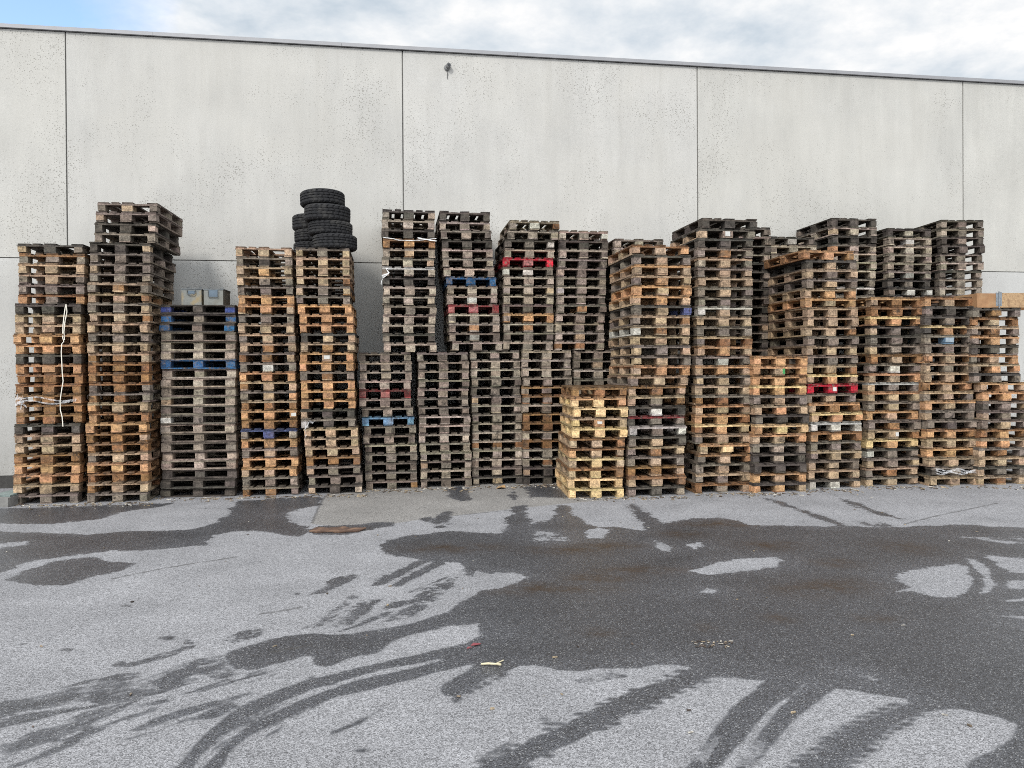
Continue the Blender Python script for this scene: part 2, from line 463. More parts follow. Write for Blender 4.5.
def make_ground():
    fx = np.arange(-9.6, 11.4, 0.021); fy = np.concatenate([np.arange(2.9, 6.2, 0.018), np.arange(6.2, 12.6, 0.034)])
    xs = np.concatenate([[-600, -200, -60, -25, -13], fx, [13, 18, 30, 70, 200, 600]])
    ys = np.concatenate([[-400, -100, -30, -8, 0, 1.5], fy, [13, 14, 16, 20, 30, 70, 200, 700]])
    nx, ny = len(xs), len(ys)
    X, Y = np.meshgrid(xs, ys)
    P = np.stack([X.ravel(), Y.ravel()], 1)
    wet = np.full(len(P), -0.5)
    for poly, cap in WET:
        wet = np.maximum(wet, np.minimum(sdf(P, to_ground(poly)), cap))
    for poly, cap in DRY:
        d = sdf(P, to_ground(poly))
        wet = np.minimum(wet, -np.minimum(d, cap))
    for poly, cap in THIN_IN_TRACK:
        d = sdf(P, to_ground(poly))
        wet = np.where(d > 0, np.minimum(wet, 0.0), wet)
    for poly in LUGS:
        wet = np.maximum(wet, np.minimum(sdf(P, to_ground(poly), .1), .05))
    con = sdf(P, to_ground([(325,496),(345,470),(620,470),(640,497),(560,504),(512,509),(425,519),(390,524),(345,527),(311,524)]))
    rust = np.zeros(len(P))
    for (x, y, rx, ry) in RUST:
        c = ground_pt(x, y); ex = ground_pt(x + rx, y); ey = ground_pt(x, y - ry)
        a = abs(ex[0] - c[0]); b = abs(ey[1] - c[1])
        d = ((P[:, 0] - c[0]) / a) ** 2 + ((P[:, 1] - c[1]) / b) ** 2
        rust = np.maximum(rust, np.exp(-d * 1.3))
    crack = np.full(len(P), 1.0)
    # near the stacks the yard is dusty and the damp edge frays; where lorries turn it is clean
    rag = np.clip(.085 + .058 * (P[:, 1] - 4.4), .05, .46)
    for ln in CRACKS:
        g = to_ground(ln)
        for a, b in zip(g, g[1:]):
            e = b - a
            t = np.clip(((P - a) @ e) / (e @ e), 0, 1)
            crack = np.minimum(crack, np.linalg.norm(P - a - t[:, None] * e, axis=1))
    me = bpy.data.meshes.new("asphalt_yard")
    me.vertices.add(nx * ny)
    co = np.zeros((nx * ny, 3)); co[:, :2] = P
    me.vertices.foreach_set("co", co.ravel())
    i = np.arange(nx * ny).reshape(ny, nx)
    q = np.stack([i[:-1, :-1], i[:-1, 1:], i[1:, 1:], i[1:, :-1]], -1).reshape(-1, 4)
    me.loops.add(q.size); me.loops.foreach_set("vertex_index", q.ravel())
    me.polygons.add(len(q))
    me.polygons.foreach_set("loop_start", np.arange(0, q.size, 4))
    me.polygons.foreach_set("loop_total", np.full(len(q), 4))
    for nm, arr in (("wet", wet), ("rust", rust), ("crack", crack), ("concrete", con), ("rag", rag)):
        at = me.attributes.new(nm, 'FLOAT', 'POINT')
        at.data.foreach_set("value", arr.astype(np.float32))
    me.update(calc_edges=True); me.validate()
    mt, nt, bs = new_mat("asphalt")
    pos = N(nt, "ShaderNodeTexCoord").outputs["Object"]
    def attr(nm): return N(nt, "ShaderNodeAttribute", attribute_name=nm).outputs["Fac"]
    # chippings
    vor = N(nt, "ShaderNodeTexVoronoi"); vor.inputs["Scale"].default_value = 165; L(nt, pos, vor.inputs["Vector"])
    chip = N(nt, "ShaderNodeSeparateColor"); L(nt, vor.outputs["Color"], chip.inputs[0])
    chipv = chip.outputs[0]
    fine = noise(nt, pos, 190, 2, 0.6)
    mid = noise(nt, pos, 30, 4, 0.7)
    big = noise(nt, pos, 1.3, 5, 0.6)
    # dampness outline: the marks' own shape, broken up by the grain of the asphalt
    rag = attr("rag")
    edge = val(nt, 'MULTIPLY_ADD', val(nt, 'SUBTRACT', noise(nt, pos, 4.5, 7, 0.8), 0.5), rag, attr("wet"))
    edge = val(nt, 'MULTIPLY_ADD', val(nt, 'SUBTRACT', noise(nt, pos, 1.7, 4, 0.6), 0.5), val(nt, 'MULTIPLY', rag, 0.7), edge)
    edge = val(nt, 'MULTIPLY_ADD', val(nt, 'SUBTRACT', noise(nt, pos, 26, 5, 0.8), 0.5), val(nt, 'MULTIPLY', rag, 0.55), edge)
    edge = val(nt, 'MULTIPLY_ADD', val(nt, 'SUBTRACT', chipv, 0.5), 0.015, edge)
    wetm = ramp(nt, edge, ((-0.005, 0.0), (0.006, 1.0)))
    dry = N(nt, "ShaderNodeRGB"); dry.outputs[0].default_value = (0.235, 0.234, 0.243, 1)
    conc = mix(nt, ramp(nt, attr("concrete"), ((-0.02, 0), (0.02, 1))), dry.outputs[0], (0.215, 0.206, 0.196))
    tone = val(nt, 'MULTIPLY', ramp(nt, chipv, ((0, 0.42), (1, 1.58))), ramp(nt, fine, ((0.3, 0.72), (0.7, 1.28))))
    tone = val(nt, 'MULTIPLY', tone, ramp(nt, mid, ((0.3, 0.84), (0.7, 1.16))))
    tone = val(nt, 'MULTIPLY', tone, ramp(nt, big, ((0.3, 0.85), (0.7, 1.13))))
    drycol = scalecol(nt, conc, tone)
    wb = N(nt, "ShaderNodeRGB"); wb.outputs[0].default_value = (0.060, 0.062, 0.069, 1)
    wtone = val(nt, 'MULTIPLY', ramp(nt, chipv, ((0, 0.22), (1, 1.78))), ramp(nt, fine, ((0.3, 0.5), (0.7, 1.5))))
    wtone = val(nt, 'MULTIPLY', wtone, ramp(nt, noise(nt, pos, 0.9, 6, 0.65), ((0.3, 0.78), (0.7, 1.22))))
    # pale dust chips that show through
    wetcol = scalecol(nt, wb.outputs[0], wtone)
    wetcol = mix(nt, ramp(nt, chipv, ((0.94, 0), (0.95, 0.7))), wetcol, (0.3, 0.3, 0.3))
    rm = val(nt, 'MULTIPLY', attr("rust"), ramp(nt, noise(nt, pos, 4, 7, 0.8), ((0.38, 0.05), (0.62, 1.0))))
    wetcol = mix(nt, val(nt, 'MULTIPLY', rm, 0.95), wetcol, (0.046, 0.028, 0.015))
    # the damp dries from its rim inwards; a faint damp halo lies outside it
    deep = ramp(nt, val(nt, 'MULTIPLY_ADD', val(nt, 'SUBTRACT', noise(nt, pos, 2.2, 6, 0.7), 0.5), 0.5, edge), ((0.0, 1.10), (0.30, 0.80)))
    wetcol = scalecol(nt, wetcol, deep)
    halo = ramp(nt, val(nt, 'MULTIPLY_ADD', val(nt, 'SUBTRACT', noise(nt, pos, 9, 5, 0.7), 0.5), 0.12, edge), ((-0.05, 1.0), (-0.0, 0.93)))
    drycol = scalecol(nt, drycol, halo)
    c = mix(nt, wetm, drycol, wetcol)
    ck = val(nt, 'MULTIPLY', ramp(nt, val(nt, 'MULTIPLY_ADD', val(nt, 'SUBTRACT', noise(nt, pos, 12, 4, 0.7), 0.5), 0.09, attr("crack")), ((0.008, 1), (0.024, 0))), 0.6)
    c = mix(nt, ck, c, (0.05, 0.048, 0.046))
    L(nt, c, bs.inputs["Base Color"])
    L(nt, ramp(nt, wetm, ((0, 0.95), (1, 0.34))), bs.inputs["Roughness"])
    L(nt, ramp(nt, wetm, ((0, 0.15), (1, 0.50))), bs.inputs["Specular IOR Level"])
    hh = val(nt, 'ADD', val(nt, 'MULTIPLY', vor.outputs["Distance"], 0.7), val(nt, 'MULTIPLY', fine, 0.5))
    bump(nt, bs, hh, 0.55, 0.006)
    tag(link("asphalt_yard", me, mt), kind="structure", label="grey asphalt yard with wet patches and tyre tracks")
make_ground()

# ------------------------------------------------------------------ concrete wall
def concrete(name, base):
    mt, nt, bs = new_mat(name)
    tc = N(nt, "ShaderNodeTexCoord").outputs["Object"]
    oi = N(nt, "ShaderNodeObjectInfo")
    vm = N(nt, "ShaderNodeVectorMath", operation='ADD'); L(nt, tc, vm.inputs[0])
    sc = N(nt, "ShaderNodeVectorMath", operation='SCALE'); sc.inputs[0].default_value = (31, 17, 43)
    L(nt, oi.outputs["Random"], sc.inputs["Scale"]); L(nt, sc.outputs[0], vm.inputs[1])
    v = vm.outputs[0]
    st = N(nt, "ShaderNodeMapping"); st.inputs["Scale"].default_value = (1.0, 1.0, 0.16); L(nt, v, st.inputs["Vector"])
    big = noise(nt, v, 0.75, 5, 0.6)
    streak = noise(nt, st.outputs[0], 5.5, 4, 0.6)
    fine = noise(nt, v, 70, 3, 0.7)
    t = val(nt, 'MULTIPLY', ramp(nt, big, ((0.3, 0.91), (0.7, 1.06))), ramp(nt, streak, ((0.3, 0.95), (0.7, 1.05))))
    t = val(nt, 'MULTIPLY', t, ramp(nt, fine, ((0.3, 0.90), (0.7, 1.10))))
    c = scalecol(nt, oi.outputs["Color"], t)
    c = mix(nt, ramp(nt, noise(nt, v, 0.5, 4, 0.6), ((0.45, 0), (0.62, 0.30))), c, (0.50, 0.483, 0.44))
    # rain runs below the coping and grime at the panel foot and joints
    spz = N(nt, "ShaderNodeSeparateXYZ"); L(nt, tc, spz.inputs[0])
    st2 = N(nt, "ShaderNodeMapping"); st2.inputs["Scale"].default_value = (1.0, 1.0, 0.05); L(nt, v, st2.inputs["Vector"])
    runs = ramp(nt, noise(nt, st2.outputs[0], 4.0, 5, 0.7), ((0.50, 0.0), (0.72, 1.0)))
    runs = val(nt, 'MULTIPLY', runs, ramp(nt, spz.outputs[2], ((4.6, 0.0), (7.2, 0.15))))
    c = mix(nt, runs, c, (0.27, 0.25, 0.21))
    foot = val(nt, 'MULTIPLY', ramp(nt, spz.outputs[2], ((0.1, 0.5), (1.5, 0.0))), ramp(nt, noise(nt, v, 6, 5, .7), ((.3, .3), (.7, 1))))
    c = mix(nt, foot, c, (0.16, 0.15, 0.13))
    # air-bubble pits left by the formwork, denser in some zones
    vo = N(nt, "ShaderNodeTexVoronoi"); vo.inputs["Scale"].default_value = 42; L(nt, v, vo.inputs["Vector"])
    dens = ramp(nt, noise(nt, v, 0.8, 3, 0.6), ((0.34, 0.0), (0.62, 0.46)))
    sz = N(nt, "ShaderNodeSeparateColor"); L(nt, vo.outputs["Color"], sz.inputs[0])
    pit = ramp(nt, val(nt, 'SUBTRACT', val(nt, 'MULTIPLY', dens, sz.outputs[0]), vo.outputs["Distance"]), ((-0.02, 0.0), (0.03, 1.0)))
    c = mix(nt, val(nt, 'MULTIPLY', pit, 0.58), c, (0.17, 0.16, 0.14))
    L(nt, c, bs.inputs["Base Color"])
    bs.inputs["Roughness"].default_value = 0.9
    bs.inputs["Specular IOR Level"].default_value = 0.2
    bump(nt, bs, val(nt, 'SUBTRACT', val(nt, 'MULTIPLY', fine, 0.3), pit), 0.35, 0.006)
    return mt

def make_wall():
    CM = concrete("precast_concrete", None)
    dark = simple_mat("joint_sealant", (0.17, 0.165, 0.155), 0.9)
    cap = simple_mat("coping_metal", (0.27, 0.27, 0.28), 0.55, 0.3, var=0.06, scale=3)
    plm = simple_mat("bitumen_base", (0.045, 0.043, 0.04), 0.9, var=0.3)
    root = empty("concrete_wall", wall_pt(0), WALL_A)
    tag(root, "long pale precast concrete warehouse wall with metal coping behind the pallets", "wall")
    zt = wall_hit(512, 53)[1]
    zj = wall_hit(358, 262.6)[1]
    js = [wall_hit(66, 100)[0], wall_hit(403, 150)[0], wall_hit(697.5, 150)[0], wall_hit(963, 150)[0]]
    w = (js[3] - js[0]) / 3
    ed = [js[0] - 2 * w, js[0] - w] + js + [js[3] + w, js[3] + 2 * w, js[3] + 3 * w]
    g = 0.011
    for i in range(len(ed) - 1):
        for k, (a, b) in enumerate(((0.20, zj - 0.008), (zj + 0.008, zt - 0.068))):
            mb = MB(); mb.box(ed[i] + g, ed[i + 1] - g, 0.0, 0.16, a, b)
            o = mb.build("panel", CM, root)
            tone = random.uniform(0.955, 1.03)
            base = (0.452, 0.443, 0.418) if k else (0.435, 0.432, 0.415)
            if k == 0 and 1 <= i <= 3: base = (0.435, 0.432, 0.415)
            o.color = (base[0] * tone, base[1] * tone, base[2] * tone * random.uniform(.985, 1.01), 1)
    mb = MB(); mb.box(ed[0], ed[-1], 0.02, 12.0, 0.003, zt - 0.075); mb.build("building_core", dark, root)
    mb = MB(); mb.box(ed[0], ed[-1], -0.004, 0.019, 0.001, 0.192); mb.build("plinth", plm, root)
    mb = MB()
    x = ed[0]
    while x < ed[-1] - 0.1:
        x2 = min(x + 2.95, ed[-1])
        mb.box(x + 0.0015, x2 - 0.0015, -0.045, 0.30, zt - 0.058, zt)
        x = x2
    mb.build("coping", cap, root)
    return zt
WALL_TOP = make_wall()

# ------------------------------------------------------------------ pallets
PAL = {'G': (.172, .140, .113), 'D': (.070, .060, .051), 'T': (.325, .232, .152), 'B': (.225, .118, .056), 'O': (.40, .226, .116),
       'L': (.54, .385, .20), 'A': (.29, .235, .185), 'W': (.38, .355, .315), 'U': (.026, .085, .185), 'P': (.12, .21, .30), 'R': (.36, .014, .028),
       'K': (.36, .13, .12), 'N': (.075, .085, .17), 'M': (.16, .030, .030), 'V': (.045, .065, .20)}
WORDS = {'G': 'weathered grey', 'D': 'dark grimy', 'T': 'pale tan', 'B': 'brown', 'A': 'ashen tan', 'O': 'honey orange', 'L': 'pale yellow', 'W': 'whitish grey',
         'U': 'blue painted', 'P': 'pale blue', 'R': 'red painted', 'N': 'dull blue', 'M': 'dark red'}

def jitc(c, a=0.16, h=0.05):
    k = random.uniform(1 - a, 1 + a)
    return tuple(max(0.004, x * k * random.uniform(1 - h, 1 + h)) for x in c)

NV = 10
def pallet_boxes(rnd, kind):
    """(part, box args) of one pallet; origin at the middle of its underside, its shown side towards -Y"""
    out = []
    if kind == 'euro':            # 0.8 m side shown, deck boards run away from the viewer
        for x, w in ((-.35, .1), (0, .145), (.35, .1)):
            out.append(('bottom_board', dict(x0=x - w / 2, x1=x + w / 2, y0=-.6 + rnd.choice((0, 0, 0, .004, .05)) + rnd.uniform(-.006, .006), y1=.6, z0=0, z1=.022, jit=.0025, seg=3)))
            for y in (-.5275, 0, .5275):
                out.append(('block', dict(x0=x - w / 2 + rnd.uniform(-.006, .006), x1=x + w / 2 + rnd.uniform(-.006, .006), y0=y - .0725 + rnd.uniform(-.004, .004), y1=y + .0725, z0=.0215, z1=.1005, jit=.0035)))
        for y in (-.5275, 0, .5275):
            out.append(('deck', dict(x0=-.4 + rnd.uniform(-.008, .006), x1=.4 + rnd.uniform(-.006, .008), y0=y - .0725, y1=y + .0725, z0=.100, z1=.122, jit=.002, seg=4, axis=0)))
        x = -.4
        lost = rnd.choice((None, None, 1, 3, None, 2))
        for bi, w in enumerate((.145, .1, .145, .1, .145)):
            if bi == lost and rnd.random() < .6:
                x += w + .04125; continue
            cut = rnd.choice((0, 0, 0, 0, 0, .03, .09)) if w < .12 else rnd.choice((0, 0, 0, .012))
            out.append(('deck', dict(x0=x, x1=x + w, y0=-.6 + cut + rnd.uniform(-.012, .012), y1=.6 + rnd.uniform(-.01, .006), z0=.1215, z1=.1435, jit=.0022, seg=5, warp=rnd.uniform(-.001, .003))))
            x += w + .04125
    else:                         # 1.0 m side shown, boards run across it
        for y, w in ((-.53, .14), (0, .14), (.53, .14)):
            out.append(('bottom_board', dict(x0=-.5 + rnd.uniform(-.008, .008), x1=.5 + rnd.uniform(-.008, .008), y0=y - w / 2, y1=y + w / 2, z0=0, z1=.02, jit=.003, seg=6, axis=0)))
            for x in (-.435, 0, .435):
                out.append(('block', dict(x0=x - .065 + rnd.uniform(-.006, .006), x1=x + .065, y0=y - .07 + rnd.uniform(-.004, .004), y1=y + .07, z0=.02, z1=.100, jit=.0015)))
        for x in (-.435, 0, .435):
            out.append(('deck', dict(x0=x - .065, x1=x + .065, y0=-.6, y1=.6, z0=.100, z1=.120, jit=.002, seg=3)))
        n = 7
        for i in range(n):
            y = -.6 + i * (1.2 - .12) / (n - 1)
            out.append(('deck', dict(x0=-.5 + rnd.uniform(-.01, .01), x1=.5 + rnd.uniform(-.01, .01), y0=y, y1=y + .12, z0=.1195, z1=.1415, jit=.003, seg=6, axis=0, warp=rnd.uniform(-.002, .004))))
    return out

VAR = {}
for kind in ('euro', 'wide'):
    VAR[kind] = []
    for v in range(NV):
        rnd = random.Random(100 + v + (50 if kind == 'wide' else 0))
        bx = pallet_boxes(rnd, kind)
        deck = MB(); blocks, bottoms = [], []
        for part, a in bx:
            if part == 'deck': deck.box(rnd=rnd, **a)
            else:
                q = MB(); q.box(rnd=rnd, **a)
                me = q.mesh(part); me.materials.append(WOOD)
                (blocks if part == 'block' else bottoms).append(me)
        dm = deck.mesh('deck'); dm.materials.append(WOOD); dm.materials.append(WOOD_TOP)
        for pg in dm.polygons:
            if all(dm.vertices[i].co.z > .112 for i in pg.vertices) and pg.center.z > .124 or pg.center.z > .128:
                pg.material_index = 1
        VAR[kind].append((dm, blocks, bottoms, bx))

ONES = "ground second third fourth fifth sixth seventh eighth ninth tenth eleventh twelfth thirteenth fourteenth fifteenth sixteenth seventeenth eighteenth nineteenth twentieth".split()
def ordinal(i):
    if i < 20: return ONES[i]
    if i == 29: return "thirtieth"
    return "twenty-" + "first second third fourth fifth sixth seventh eighth ninth".split()[i - 20]

STUFF = MB()
GROUP = "wooden pallets stacked along the concrete wall"
ROOTS = {}

def token(tk):
    if len(tk) == 1: return tk, tk, tk, tk
    return tuple(tk)

def colour_words(tk):
    d, l, c, r = token(tk)
    if d == l == c == r: return WORDS.get(d, 'weathered grey')
    if l == r == 'U': return 'blue-ended grey'
    if l == r == 'V': return 'deep blue-ended grey'
    names = {'G': 'grey', 'D': 'dark', 'T': 'tan', 'B': 'brown', 'A': 'ash', 'O': 'orange', 'L': 'yellow', 'W': 'white', 'U': 'blue', 'N': 'blue', 'R': 'red', 'K': 'pink', 'V': 'blue', 'M': 'red', 'P': 'blue'}
    if d == l and l == r: return WORDS.get(d, 'grey')
    return names[d] + '-decked'

def put_pallet(kind, loc, rz, sx, sz, tk, label):
    """one pallet with its deck, its nine blocks and its three bottom boards"""
    vi = random.randrange(NV)
    dm, blocks, bottoms, bx = VAR[kind][vi]
    d, l, c, r = token(tk)
    root = empty("wooden_pallet", loc, rz)
    root.scale = (sx, 1, sz)
    root.rotation_euler = (R(random.uniform(-.12, .12)), R(random.uniform(-.3, .3)), rz)
    tag(root, label, "pallet", GROUP)
    o = link("deck", dm, None, root); o.color = (*jitc(PAL[d], .12), 1)
    def bcol(ch):
        # blocks are replaced one by one over a pallet's life
        q = random.random()
        if ch in 'GTBDA' and q < .14: ch = random.choice('GAT' if ch in 'GAD' else 'TBT')
        return (*[x * 1.12 for x in jitc(PAL[ch], .22)], 1)
    n = len(blocks)
    for i, me in enumerate(blocks):
        o = link("block", me, None, root)
        if kind == 'euro': ch = (l, c, r)[i // 3]
        else: ch = (l, c, r)[i % 3]
        o.color = bcol(ch)
    for i, me in enumerate(bottoms):
        o = link("bottom_board", me, None, root); o.color = (*jitc(PAL[d] if kind != 'euro' else PAL[(l, c, r)[i]], .2), 1)
    return root

def put_stuff(kind, loc, rz, sx, sz, tk):
    vi = random.randrange(NV)
    bx = VAR[kind][vi][3]
    d, l, c, r = token(tk)
    ca, sa = math.cos(rz), math.sin(rz)
    s0 = len(STUFF.v); rnd = random
    nb = 0
    dc = jitc(PAL[d], .12)
    for part, a in bx:
        if part == 'block':
            ch = (l, c, r)[nb // 3]; nb += 1
            if ch in 'GABD' and random.random() < .15: ch = random.choice('GAAT')
            col = jitc(PAL[ch], .22)
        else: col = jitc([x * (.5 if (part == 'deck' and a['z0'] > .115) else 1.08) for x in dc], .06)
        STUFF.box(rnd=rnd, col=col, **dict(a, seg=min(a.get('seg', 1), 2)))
    for i in range(s0, len(STUFF.v)):
        x, y, z = STUFF.v[i]
        x *= sx; z *= sz
        STUFF.v[i] = (loc[0] + x * ca - y * sa, loc[1] + x * sa + y * ca, loc[2] + z)

def put_tag(root, x, z, w=.055, h=.04, mat=None, name="paper_tag", y=-.6045):
    mb = MB(); mb.box(x - w / 2, x + w / 2, y - .002, y, z - h / 2, z + h / 2, jit=.002)
    mb.build(name, mat, root)

TOPZ = {}; DEPTH = {}; ROWPT = {}
def stack(key, rows, xl, ytop, yb=None, Z=None, xr=None, zbase=0.0, kind='euro', b=None, desc=None, names={}, jx=.013, jy=.028, jr=.9, yaw={}):
    """rows: colours from the top pallet down; xl: (photo y, photo x) of the front-left edge down the stack"""
    if key[:2] in ('ML', 'MU', 'BU', 'S3'): rows = rows.replace('T', 'A')   # the old stacks have gone ashen
    toks = rows.split()
    n = len(toks)
    b = WALL_A if b is None else R(b)
    wid = .8 if kind == 'euro' else 1.0
    ys = [q[0] for q in xl]; xs = [q[1] for q in xl]
    if Z is None: Z = ground_pt(xs[-1], yb)[1]
    zt = at_depth(xs[0], ytop, Z)[2]
    pitch = (zt - zbase) / n
    sz = pitch / .1435
    sx = 1.0
    if xr is not None:
        u = (xr - 512) / F
        sx = max(.93, min(1.08, (xr - xs[-1]) / (F / Z * wid * (math.cos(b) - u * math.sin(b)))))
    out = []
    for k in range(n):                       # k = 0 on the ground
        z = zbase + k * pitch
        tk = toks[n - 1 - k]
        zc = z + .07
        yimg = 384 - SHIFT_PX - PITCH_PX - (zc - CAMH) / Z * F
        x = float(np.interp(yimg, ys, xs))
        q = at_depth(x, yimg, Z)
        rz = b + R(random.uniform(-jr, jr)) + R(yaw.get(n - 1 - k, 0))
        px, py = q[0] + random.uniform(-jx, jx), Z + random.uniform(-jy, jy)
        cx = px + math.cos(rz) * wid * sx / 2 - math.sin(rz) * .6
        cy = py + math.sin(rz) * wid * sx / 2 + math.cos(rz) * .6
        if desc is None:
            put_stuff(kind, (cx, cy, z), rz, sx, sz, tk)
        else:
            where = f"at the bottom of" if k == 0 else ("on top of" if k == n - 1 else f"{ordinal(k)} from the ground in")
            lab = names.get(n - 1 - k) or f"{colour_words(tk)} pallet, {where} {desc}"
            out.append(put_pallet(kind, (cx, cy, z), rz, sx, sz, tk, lab))
    TOPZ[key] = zbase + n * pitch; DEPTH[key] = Z
    ROOTS[key] = out                          # from the ground up
    return out

stack('S1', "DGDG BGGG T TGTG G BOGO D TTTT T O O D O B B BOBO B B D T T B O O T G",
      [(243,16.5),(256,18.5),(305,17),(310,13),(345,15.5),(400,15),(504,12.8)], 243, yb=504.5, xr=78.5, desc="the stack hung with white cord")
stack('S2', "G G D G D G GTGG G TGTG T GGGT T T G T T B B BGBG GBBG TOTT BOBB O B B TGTT O B TBTT G",
      [(202,98),(212,95.6),(222,94.5),(235,93.6),(243,90.5),(255,89),(300,88.5),(335,87.5),(345,87.3),(380,89),(420,87),(440,86),(503,87.5)], 201.5, yb=503, xr=148,
      desc="the tall leaning stack beside the corded one", yaw={0: -1.5, 1: -1.0, 2: .8, 3: -.6, 4: 1.0})
stack('S3', "DVDV DUGU DUGU G T T UUUU T T G T G GWGG T G GGGG T T D D D",
      [(303,161),(498,161)], 304.5, yb=498, xr=235, kind='wide', b=5.0, desc="the wide stack under two steel boxes",
      names={6: "fully blue pallet, fifteenth from the ground in the wide stack under steel boxes"})
stack('S5', "TTTT GGDG TTOT TTGG G O OTOT G T TGTG TTBT GBBT GGWG O T GGTO TBBB OOOO B NGNG O G O OTTO G GBBG",
      [(246,236.3),(300,238.5),(330,239),(400,240.6),(496,242.7)], 246.5, yb=496.4, xr=298, desc="the orange-brown stack left of the tyres",
      names={19: "dull blue pallet, seventh from the ground in the orange-brown stack left of the tyres"})
stack('S6', "GTGT T T TTTB GTGB G O O O DDTT TTBT OOTO OOOO GGTG O O O DTDD GWDG T T T B G G D",
      [(247,294.8),(305,296.5),(312,297.5),(318,300),(345,301),(350,300),(410,301),(430,303),(470,306.5),(494,310)], 247, yb=494.5, xr=363.5, desc="the stack topped with black tyres")
stack('ML1', "GGGG TGTG T T MKKM TTGT GGTG P G GGTG TGTG G G G GGGB", [(352,359.4),(405,359.5),(417,362.5),(440,364),(490,366.5)], 352.5, yb=490, xr=418)
stack('ML2', "G GGGT TTGT G T GGTT G TTGT TTGG T T T G T G", [(352,417.3),(488,421)], 352, yb=488, xr=471.5)
stack('ML3', "GTGT T T G G G TGTG G T T TBBB T T GGTG D", [(350,470.4),(485,473.3)], 350.5, yb=485.3, xr=522.5)
stack('ML4', "T T T GTGG BTGG B T B B T B T TTBT D D", [(350,522.5),(485,523.5)], 350, yb=484.8, xr=572)
stack('ML5', "G G T G T G B G T G T G G D", [(350,574),(485,576)], 350, Z=12.22)
zl = max(TOPZ[k] for k in ('ML1', 'ML2'))
stack('MU1', "DGDT T D BBOB TTBT GTTT WTTT D T T GTGT T T DGGD T", [(208,382.3),(350,383.3)], 209.5, Z=11.72, zbase=zl, xr=435.5,
      desc="the upper stack draped with white plastic")
zl = max(TOPZ[k] for k in ('ML2', 'ML3'))
stack('MU2', "D TTGT G D T GTGT T U T TTWT MKKM TTTT TTOT GGWG T", [(210,438.5),(260,443),(283,446.5),(320,449),(340,450.5),(350,453)], 211, Z=11.92, zbase=zl, xr=503)
zl = max(TOPZ[k] for k in ('ML3', 'ML4'))
stack('MU3', "TTWB TTTT DGTW T RRKR GWWG T T T G OTOO TTOT G T", [(219,508.5),(230,510),(238,505.5),(255,504),(348,503.5)], 220, Z=12.08, zbase=zl, xr=553)
zl = max(TOPZ[k] for k in ('ML4', 'ML5'))
stack('MU4', "TTGW D TTGG G GTGG T TWGG TTGG GTOG T T T TBBT", [(229,560.5),(260,559),(300,557.5),(348,555.5)], 230, Z=12.14, zbase=zl, xr=603.5)
stack('MU5', "GTGG T G D T G T G G D G T G", [(237,615),(348,613)], 238.5, Z=12.3, zbase=TOPZ['ML5'])
stack('FL', "BBBB OLLO LLLL TLOT LLLL BTTB BOTB LTLT BTLB LLLL LLLL",
      [(388,574.5),(400,571.5),(410,573),(430,573),(437,571.5),(445,569),(498,568.5)], 387, yb=498.3, xr=622.8, b=4.5, desc="the short pale yellow stack out front")
stack('TS', "BTTO DGTG OTTT TGOT OOTO OTOT DGTN TGTT TWTT T GTGT GTTG OTOO TGTT BTBT DTTB DGWD MDGD WWGW DGTD TGBT GGTG BBTB BTTB DGDG".replace("DTTB DGWD", "TTGB DGWD").strip(),
      [(243,632.8),(252,633.5),(262,634.5),(290,634),(345,632.5),(357,634),(368,633),(374,633),(388,629),(400,628.5),(497,628.8)], 244, yb=496.8, xr=685.6,
      desc="the tall stack behind the short pale one")
stack('T690', "D DTGG D GGBG TGTG GGTT T GGTG G WWTG T G TGBB OTOT GGWG OTOT GGTG T GTBG OTTT OOOB LTOT TGTT OTLO BGTB GGTG TGGT BBGT",
      [(217,702),(228,702),(240,699),(290,698),(350,697),(372,695.8),(440,696),(447,700),(456,700.5),(460,697),(493,695.5)], 217.5, yb=493.3, xr=750,
      desc="the tall stack left of the half-height one", yaw={0: .8})
stack('T752', "O OOTO O LOOO GGTG TTOT D LOLL OTTO GGDG D D OOTO DOOT",
      [(355,753.5),(412,753.5),(425,756),(436,753.5),(493,753.5)], 356, yb=493, xr=806.5, desc="the half-height stack beside the bright red pallet")
stack('T806', "OBOB DDTG TTGT GGTG TTOO OOTO T T TTTT G T G TTBB LTOT RRRR GGTG OTBB OTOO WWWW BOOB GGGG TGTT GTTG TTTT DWWT".replace("OTBB OTOO", "OTBB LTOO"),
      [(249,803.5),(256,804.5),(262,806.5),(300,806),(345,806.8),(395,808),(400,806.8),(410,809.5),(420,811.5),(435,811),(489,809.5)], 249.5, yb=489.3, xr=860,
      desc="the stack with one bright red pallet", yaw={0: 2.0, 1: -1.0},
      names={14: "bright red pallet low in a brown stack, beside the half-height orange stack"})
stack('T862', "OTBB B LOOO DTGD DGGD GTGG BBTB GGWG OTTO WTGG OTTT GGTG OOTO GGBG TTTB LLOL DWGG GTGG TGBT GTTT",
      [(296,871),(346,870),(395,868.5),(420,867.5),(486,866.5)], 297, yb=486.6, xr=918.6, desc="the stack right of the bright red pallet")
stack('T922', "BOTB DGDD DDDD LDOO GGPG GGGG TOTB TTGT TTTB OBTO TGTG OOTG GTGG GGDG OOOB TTTT OOOB TTTG GDGW TTTT",
      [(296,926),(340,924.5),(400,925),(425,926),(430,929),(440,926),(465,928),(475,932),(486,930)], 296.5, yb=486, xr=979, desc="the stack left of the plywood collar")
stack('T978', "DGBG BBGB TGBG OGOT DDDG OGTO TGOO DGGG OTOT OOOO GDGT GTGG GGTG BBOB TOOT GTBG TTTT DTGG TTTT",
      [(307,972.5),(384,972.5),(392,982.5),(402,984),(420,983),(450,980),(470,978),(485,978)], 307.5, yb=485.4, desc="the stack under the plywood collar")
